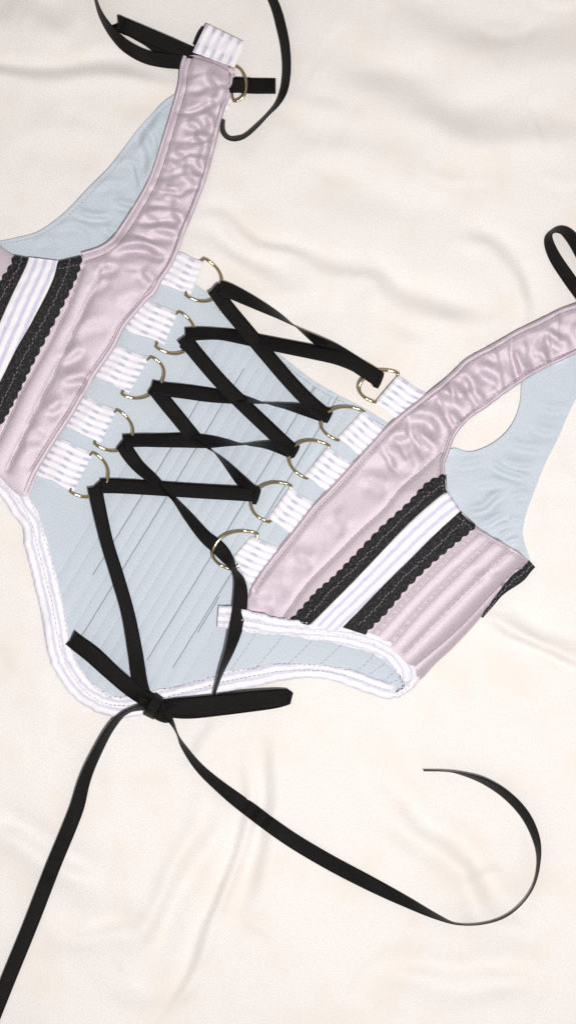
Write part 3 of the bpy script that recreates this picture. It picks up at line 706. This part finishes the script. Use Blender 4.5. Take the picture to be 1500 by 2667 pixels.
def tab(A, B, Cc, D, zf, E1, E2, apex, label, crook=0.0):
    """A, D on the panel; B, Cc at the ring"""
    ab = np.linspace(A, B, 18); dc = np.linspace(D, Cc, 18)
    ab[0] -= (ab[-1] - ab[0]) * 0.22; dc[0] -= (dc[-1] - dc[0]) * 0.22; ab = np.linspace(ab[0], ab[-1], 18); dc = np.linspace(dc[0], dc[-1], 18)
    f = np.linspace(0, 1, 18)[:, None]; side = np.array(D, float) - np.array(A, float); side /= np.linalg.norm(side)
    p1, p2, a1, a2 = random.uniform(0, 6), random.uniform(0, 6), random.uniform(1.5, 4), random.uniform(1.5, 4)
    ab = ab + side * a1 * (np.sin(f * math.pi) * 0.9 + 0.35 * np.sin(f * 9 + p1)); dc = dc - side * a2 * (np.sin(f * math.pi) * 0.9 + 0.35 * np.sin(f * 10 + p2))
    ends = random.uniform(-3, 3)
    def det(U, v, x, y):
        f = U / max(U.max(), 1); return -9 * np.clip(1 - f / 0.4, 0, 1) - 6 * np.clip((f - 0.93) / 0.07, 0, 1)**2 + 0.8 * np.sin(v * 31 + p1 + 1.2 * np.sin(f * 5 + p2)) * (0.5 + 0.5 * f) + 0.9 * np.sin(U / 7 + 4 * v + p2) + 1.0 * np.sin(v * 7 + f * 4 + p1)
    o = loft('lacing_tab', ab, dc, 18, 21, off(zf, 10), 8, M_TAB, corset, 4, det, straight=True)
    tag(o, label)
    g = float(zf(np.array([(E1[0] + E2[0]) / 2]), np.array([(E1[1] + E2[1]) / 2]))[0])
    r, pts = d_ring(E1, E2, apex, g + 11, 17, o, crook)
    return pts
left_tabs = [((470, 655), (531, 682), (497, 767), (420, 742), (533, 673), (485, 770), (573, 758)),
             ((388, 778), (464, 814), (429, 897), (331, 864), (468, 811), (407, 904), (499, 897)),
             ((306, 898), (391, 930), (336, 1025), (252, 986), (394, 929), (318, 1027), (414, 1007)),
             ((230, 1034), (305, 1068), (262, 1155), (180, 1114), (307, 1067), (247, 1156), (338, 1152)),
             ((160, 1140), (244, 1178), (192, 1282), (112, 1244), (243, 1178), (184, 1281), (274, 1265))]
right_tabs = [((1095, 1015), (1037, 976), (975, 1048), (1024, 1090), (1037, 971), (978, 1048), (944, 990)),
              ((1000, 1112), (945, 1069), (878, 1140), (936, 1188), (948, 1071), (879, 1147), (848, 1081)),
              ((914, 1202), (853, 1164), (792, 1238), (848, 1282), (857, 1160), (798, 1246), (762, 1171)),
              ((818, 1309), (756, 1267), (697, 1349), (756, 1392), (758, 1264), (700, 1360), (663, 1288)),
              ((726, 1424), (655, 1396), (608, 1450), (648, 1530), (671, 1389), (606, 1484), (563, 1416))]
ordn = ['topmost', 'second', 'third', 'fourth', 'lowest']
rings_l = [tab(*t[:4], Zlin, t[4], t[5], t[6], f'{ordn[i]} striped tab on the left side of the lacing', 7.0) for i, t in enumerate(left_tabs)]
rings_r = [tab(*t[:4], Zlin, t[4], t[5], t[6], f'{ordn[i]} striped tab on the right side of the lacing') for i, t in enumerate(right_tabs)]

# strap end: striped cap on top, a tab and ring of the back strap below
def capdet(U, v, x, y): return 1.5 * np.sin(v * 33 + 0.8 * np.sin(U / 16)) + 1.4 * np.sin(v * 8 + U / 25) + 0.6 * np.sin(U / 8) - 5 * np.clip((U - 68) / 14, 0, 1)**2
M_CAP = m_stripe('striped_cotton_of_the_cap', 0.235, 0.03, 0.25, 0.6, (0.85, 0.815, 0.85), (0.50, 0.50, 0.62), 0.035)
cap = loft('strap_cap', [(502, 136), (520, 97), (538, 61)], [(611, 176), (626, 140), (636, 109)], 20, 23, lambda x, y: S(x, y) * 0.8 + 29, 10, M_CAP, corset, 3, capdet)
stitches('stitch_line', [(505, 133), (540, 145), (580, 160), (611, 172)], lambda x, y: S(x, y) * 0.8 + 31.5, M_THREAD_W, cap, 2, 7, 3, 0.6)
bt = loft('strap_tab', [(560, 222), (590, 228), (617, 235)], [(545, 300), (570, 300), (588, 297)], 12, 9, lambda x, y: S(x, y) * 0.8 + 12, 6, M_TAB, corset, 2)
d_ring((598, 172), (610, 264), (641, 213), 24, 4, bt)

# ------------------------------------------------------------------ lacing ribbon
lac = empty('lacing_ribbon', 0, 0, 'long black satin ribbon laced through the D-rings and tied in a bow', 'ribbon')
Zl = lambda x, y: S(np.asarray(x, float), np.asarray(y, float)) * 0.9 + 7
strands = [
    ([(570, 748, 38, 22), (596, 757, 38, 22), (645, 780, 33, 16), (690, 803, 25, 8), (728, 824, 15, 4), (765, 848, 2, 2), (800, 871, -13, 4), (840, 896, -30, 6), (890, 926, -40, 12), (940, 958, -40, 22), (984, 988, -38, 25)]),
    ([(484, 872, 36, 24), (520, 869, 34, 22), (573, 870, 31, 14), (628, 878, 36, 10), (680, 890, 36, 10), (740, 902, 37, 10), (820, 918, 38, 14), (880, 932, 38, 20), (930, 952, 38, 27), (986, 984, 38, 29)]),
    ([(558, 752, 38, 25), (590, 798, 38, 22), (648, 868, 38, 17), (700, 930, 38, 15), (765, 1005, 38, 17), (815, 1055, 38, 24), (852, 1084, 36, 26)]),
    ([(396, 1008, 36, 24), (430, 1014, 36, 22), (490, 1021, 38, 13), (540, 1028, 38, 9), (607, 1036, 31, 4), (650, 1043, 17, 1), (704, 1053, -3, 0), (745, 1059, -14, 2), (785, 1067, -26, 8), (850, 1084, -36, 24)]),
    ([(478, 878, 38, 25), (515, 925, 38, 22), (580, 1000, 38, 17), (640, 1060, 38, 16), (700, 1117, 38, 18), (740, 1155, 38, 24), (765, 1176, 36, 26)]),
    ([(322, 1150, 36, 24), (360, 1147, 34, 22), (420, 1147, 36, 13), (480, 1147, 38, 11), (540, 1150, 34, 10), (590, 1153, 19, 4), (645, 1159, -2, 1), (690, 1160, -16, 3), (725, 1166, -28, 10), (764, 1178, -36, 24)]),
    ([(402, 1010, 38, 25), (425, 1040, 38, 22), (462, 1085, 38, 12), (498, 1128, 36, 4), (528, 1153, 18, 0), (551, 1172, 4, 0), (587, 1206, -14, 2), (622, 1245, -28, 10), (658, 1284, -37, 24)]),
    ([(262, 1266, 38, 25), (300, 1266, 38, 22), (380, 1270, 38, 13), (500, 1278, 38, 12), (600, 1284, 38, 18), (662, 1288, 38, 26)]),
    ([(322, 1158, 38, 25), (336, 1182, 38, 22), (362, 1215, 34, 12), (403, 1251, 28, 3), (430, 1276, 17, 0), (455, 1300, 13, 0), (492, 1346, 26, 3), (535, 1398, 34, 10), (572, 1430, 38, 14), (598, 1462, 28, 13), (610, 1484, 13, 12),
      (624, 1512, 27, 16), (627, 1555, 37, 24), (618, 1622, 36, 34), (600, 1690, 24, 26), (575, 1755, 11, 14), (558, 1810, 5, 8)]),
    ([(248, 1268, 38, 25), (256, 1310, 36, 20), (279, 1410, 33, 10), (308, 1505, 34, 8), (335, 1600, 34, 8), (353, 1697, 38, 12), (367, 1785, 42, 20), (384, 1836, 34, 22)]),
]
for st in strands: ribbon('ribbon_strand', st, Zl, lac)
# the turns of the ribbon round each ring
for a, b in (((574, 741), (550, 773)), ((501, 868), (475, 910)), ((413, 998), (391, 1028)), ((339, 1139), (309, 1174)), ((277, 1250), (235, 1289)),
             ((994, 968), (977, 1010)), ((862, 1064), (845, 1100)), ((775, 1158), (757, 1191)), ((674, 1268), (660, 1313))):
    q = np.linspace(a, b, 9); zz = float(Zl(q[4, 0], q[4, 1])) + 24
    tube('ribbon_bend', np.column_stack([q, np.full(9, zz)]), np.array([7, 8.4, 9.2, 9.5, 9.5, 9.5, 9.2, 8.4, 7]), M_RIBBON, lac, 12)
# bow
def bow_loop(top, under):
    """out along the top layer, round the end, back underneath"""
    return ribbon('bow_loop', top + under, Zl, lac, step=5.0, edge_lift=False, W=44)
bow_loop([(400, 1838, 30, 26), (372, 1818, 36, 34), (330, 1785, 42, 42), (284, 1745, 43, 44), (240, 1707, 41, 40), (207, 1680, 42, 32), (192, 1667, 43, 24), (186, 1662, 43, 15)],
         [(188, 1664, 43, 5), (205, 1676, 43, 0), (246, 1706, 43, -1), (300, 1758, 42, 0), (350, 1802, 36, 4), (396, 1836, 28, 12)])
bow_loop([(408, 1846, 30, 26), (440, 1840, 38, 34), (500, 1836, 42, 42), (570, 1830, 43, 46), (650, 1822, 43, 44), (710, 1816, 41, 36), (738, 1815, 41, 26), (746, 1815, 41, 14)],
         [(743, 1817, 41, 4), (716, 1824, 42, 0), (650, 1833, 43, -1), (570, 1843, 43, 0), (490, 1852, 40, 2), (420, 1852, 28, 12)])
# knot
kv = []; kf = []; ku = []; nr, ns = 22, 28
th0 = math.radians(38); ax = np.array([math.cos(th0), math.sin(th0)]); bx_ = np.array([-ax[1], ax[0]])
for i in range(nr + 1):
    t = math.pi * i / nr
    for k in range(ns):
        a = 2 * math.pi * k / ns
        l = -56 * math.cos(t); r = max(math.sin(t), 0.02)**0.55
        cr = 1 + 0.08 * math.sin(3 * a + l / 14)
        v, w = 25 * r * math.cos(a) * cr, 15 * r * math.sin(a) * cr
        p = np.array([404, 1840.]) + ax * l + bx_ * v
        kv.append(P(p[0], p[1], 34 + w)); ku.append((l / 100, a * 0.2))
for i in range(nr):
    for k in range(ns):
        l = (k + 1) % ns; kf.append((i * ns + k, i * ns + l, (i + 1) * ns + l, (i + 1) * ns + k))
link('knot', kv, kf, np.array(ku), M_RIBBON, lac)
ribbon('knot_wrap', [(420, 1812, 30, 10), (416, 1818, 31, 26), (410, 1828, 32, 40), (402, 1841, 32, 45), (394, 1855, 32, 40), (389, 1864, 31, 24), (387, 1868, 30, 8)], Zl, lac, edge_lift=False, W=34)
Sg = lambda x, y: S(np.asarray(x, float), np.asarray(y, float))
ribbon('ribbon_tail', [(392, 1836, 22, 20), (372, 1842, 16, 14), (345, 1849, 11, 8), (316, 1865, 14, 2), (295, 1888, 18), (275, 1918, 21), (237, 1993, 27), (219, 2040, 31), (199, 2110, 37), (140, 2255, 38), (80, 2410, 38), (15, 2570, 38), (-40, 2710, 38), (-110, 2900, 38)], Sg, lac)
ribbon('ribbon_tail', [(425, 1852, 30, 20), (446, 1878, 14, 8), (464, 1914, 3, 2), (480, 1946, 13), (520, 2000, 23), (577, 2052, 31), (647, 2106, 39), (750, 2181, 41), (853, 2243, 42), (957, 2298, 38), (1060, 2350, 28), (1133, 2386, 15), (1190, 2407, 4), (1252, 2407, 3),
                       (1312, 2388, 6), (1359, 2352, 4), (1390, 2302, 6), (1402, 2235, 11), (1394, 2180, 20), (1366, 2122, 24), (1319, 2072, 22), (1262, 2036, 16), (1205, 2017, 6), (1160, 2009, -1), (1102, 2006, -5)], Sg, lac)

# ------------------------------------------------------------------ ribbons of the shoulder straps
sh = empty('shoulder_ribbon', 0, 0, 'black ribbon threaded behind the striped strap cap, both ends trailing to the top edge', 'ribbon', 'shoulder ribbons')
ribbon('bow_loop', [(560, 166, 40, 6), (500, 142, 40, 12), (440, 116, 40, 22), (380, 91, 41, 26), (335, 72, 41, 22), (314, 63, 41, 14), (308, 60, 41, 6), (313, 63, 41, 0), (340, 78, 38, -3), (400, 115, 38, -3), (460, 150, 38, 0), (540, 176, 38, 2)], Sg, sh, W=42, edge_lift=False, lift=6)
ribbon('ribbon_tail', [(560, 178, 40, 4), (483, 163, 38, 4), (430, 158, 38, 4), (380, 148, 35, 4), (331, 122, 31, 4), (300, 92, 25, 3), (280, 66, 19, 2), (263, 36, 13), (252, 5, 8), (243, -40, 8), (225, -110, 14)], Sg, sh)
ribbon('ribbon_end', [(600, 218, 40, 8), (625, 222, 40, 10), (660, 224, 41, 12), (690, 224, 41, 8), (718, 224, 41, 2)], Sg, sh, W=42, edge_lift=False)
ribbon('ribbon_bend', [(596, 224, 36, 14), (612, 222, 40, 20), (640, 222, 40, 17), (652, 223, 40, 13)], Sg, sh, edge_lift=False)
ribbon('ribbon_tail', [(583, 312, 7), (581, 335, 10), (587, 352, 13), (599, 360, 12), (614, 361, 14), (637, 354, 12), (668, 328, 11), (698, 297, 9), (722, 270, 14), (738, 238, 20), (745, 200, 22), (746, 160, 23), (741, 110, 25), (730, 60, 26), (720, 24, 25), (706, -10, 24), (690, -50, 26), (660, -110, 30)], Sg, sh)
ribbon('ribbon_strand', [(510, 118, 16, 6), (521, 88, 14, 6), (532, 70, 12, 5)], Sg, sh, W=18, edge_lift=False)
sr = empty('shoulder_ribbon', 0, 0, 'black ribbon loop at the right edge above the right mauve strap', 'ribbon', 'shoulder ribbons')
ribbon('ribbon_loop', [(1640, 905, 34), (1560, 830, 34, 40), (1500, 752, 34, 40), (1482, 727, 34, 26), (1447, 675, 32, 6), (1431, 640, 27, 2), (1428, 618, 20), (1436, 604, 10), (1452, 598, 18), (1468, 601, 26), (1484, 614, 32), (1500, 636, 34), (1530, 690, 36), (1580, 780, 38, 30), (1640, 860, 38, 40)], Sg, sr)
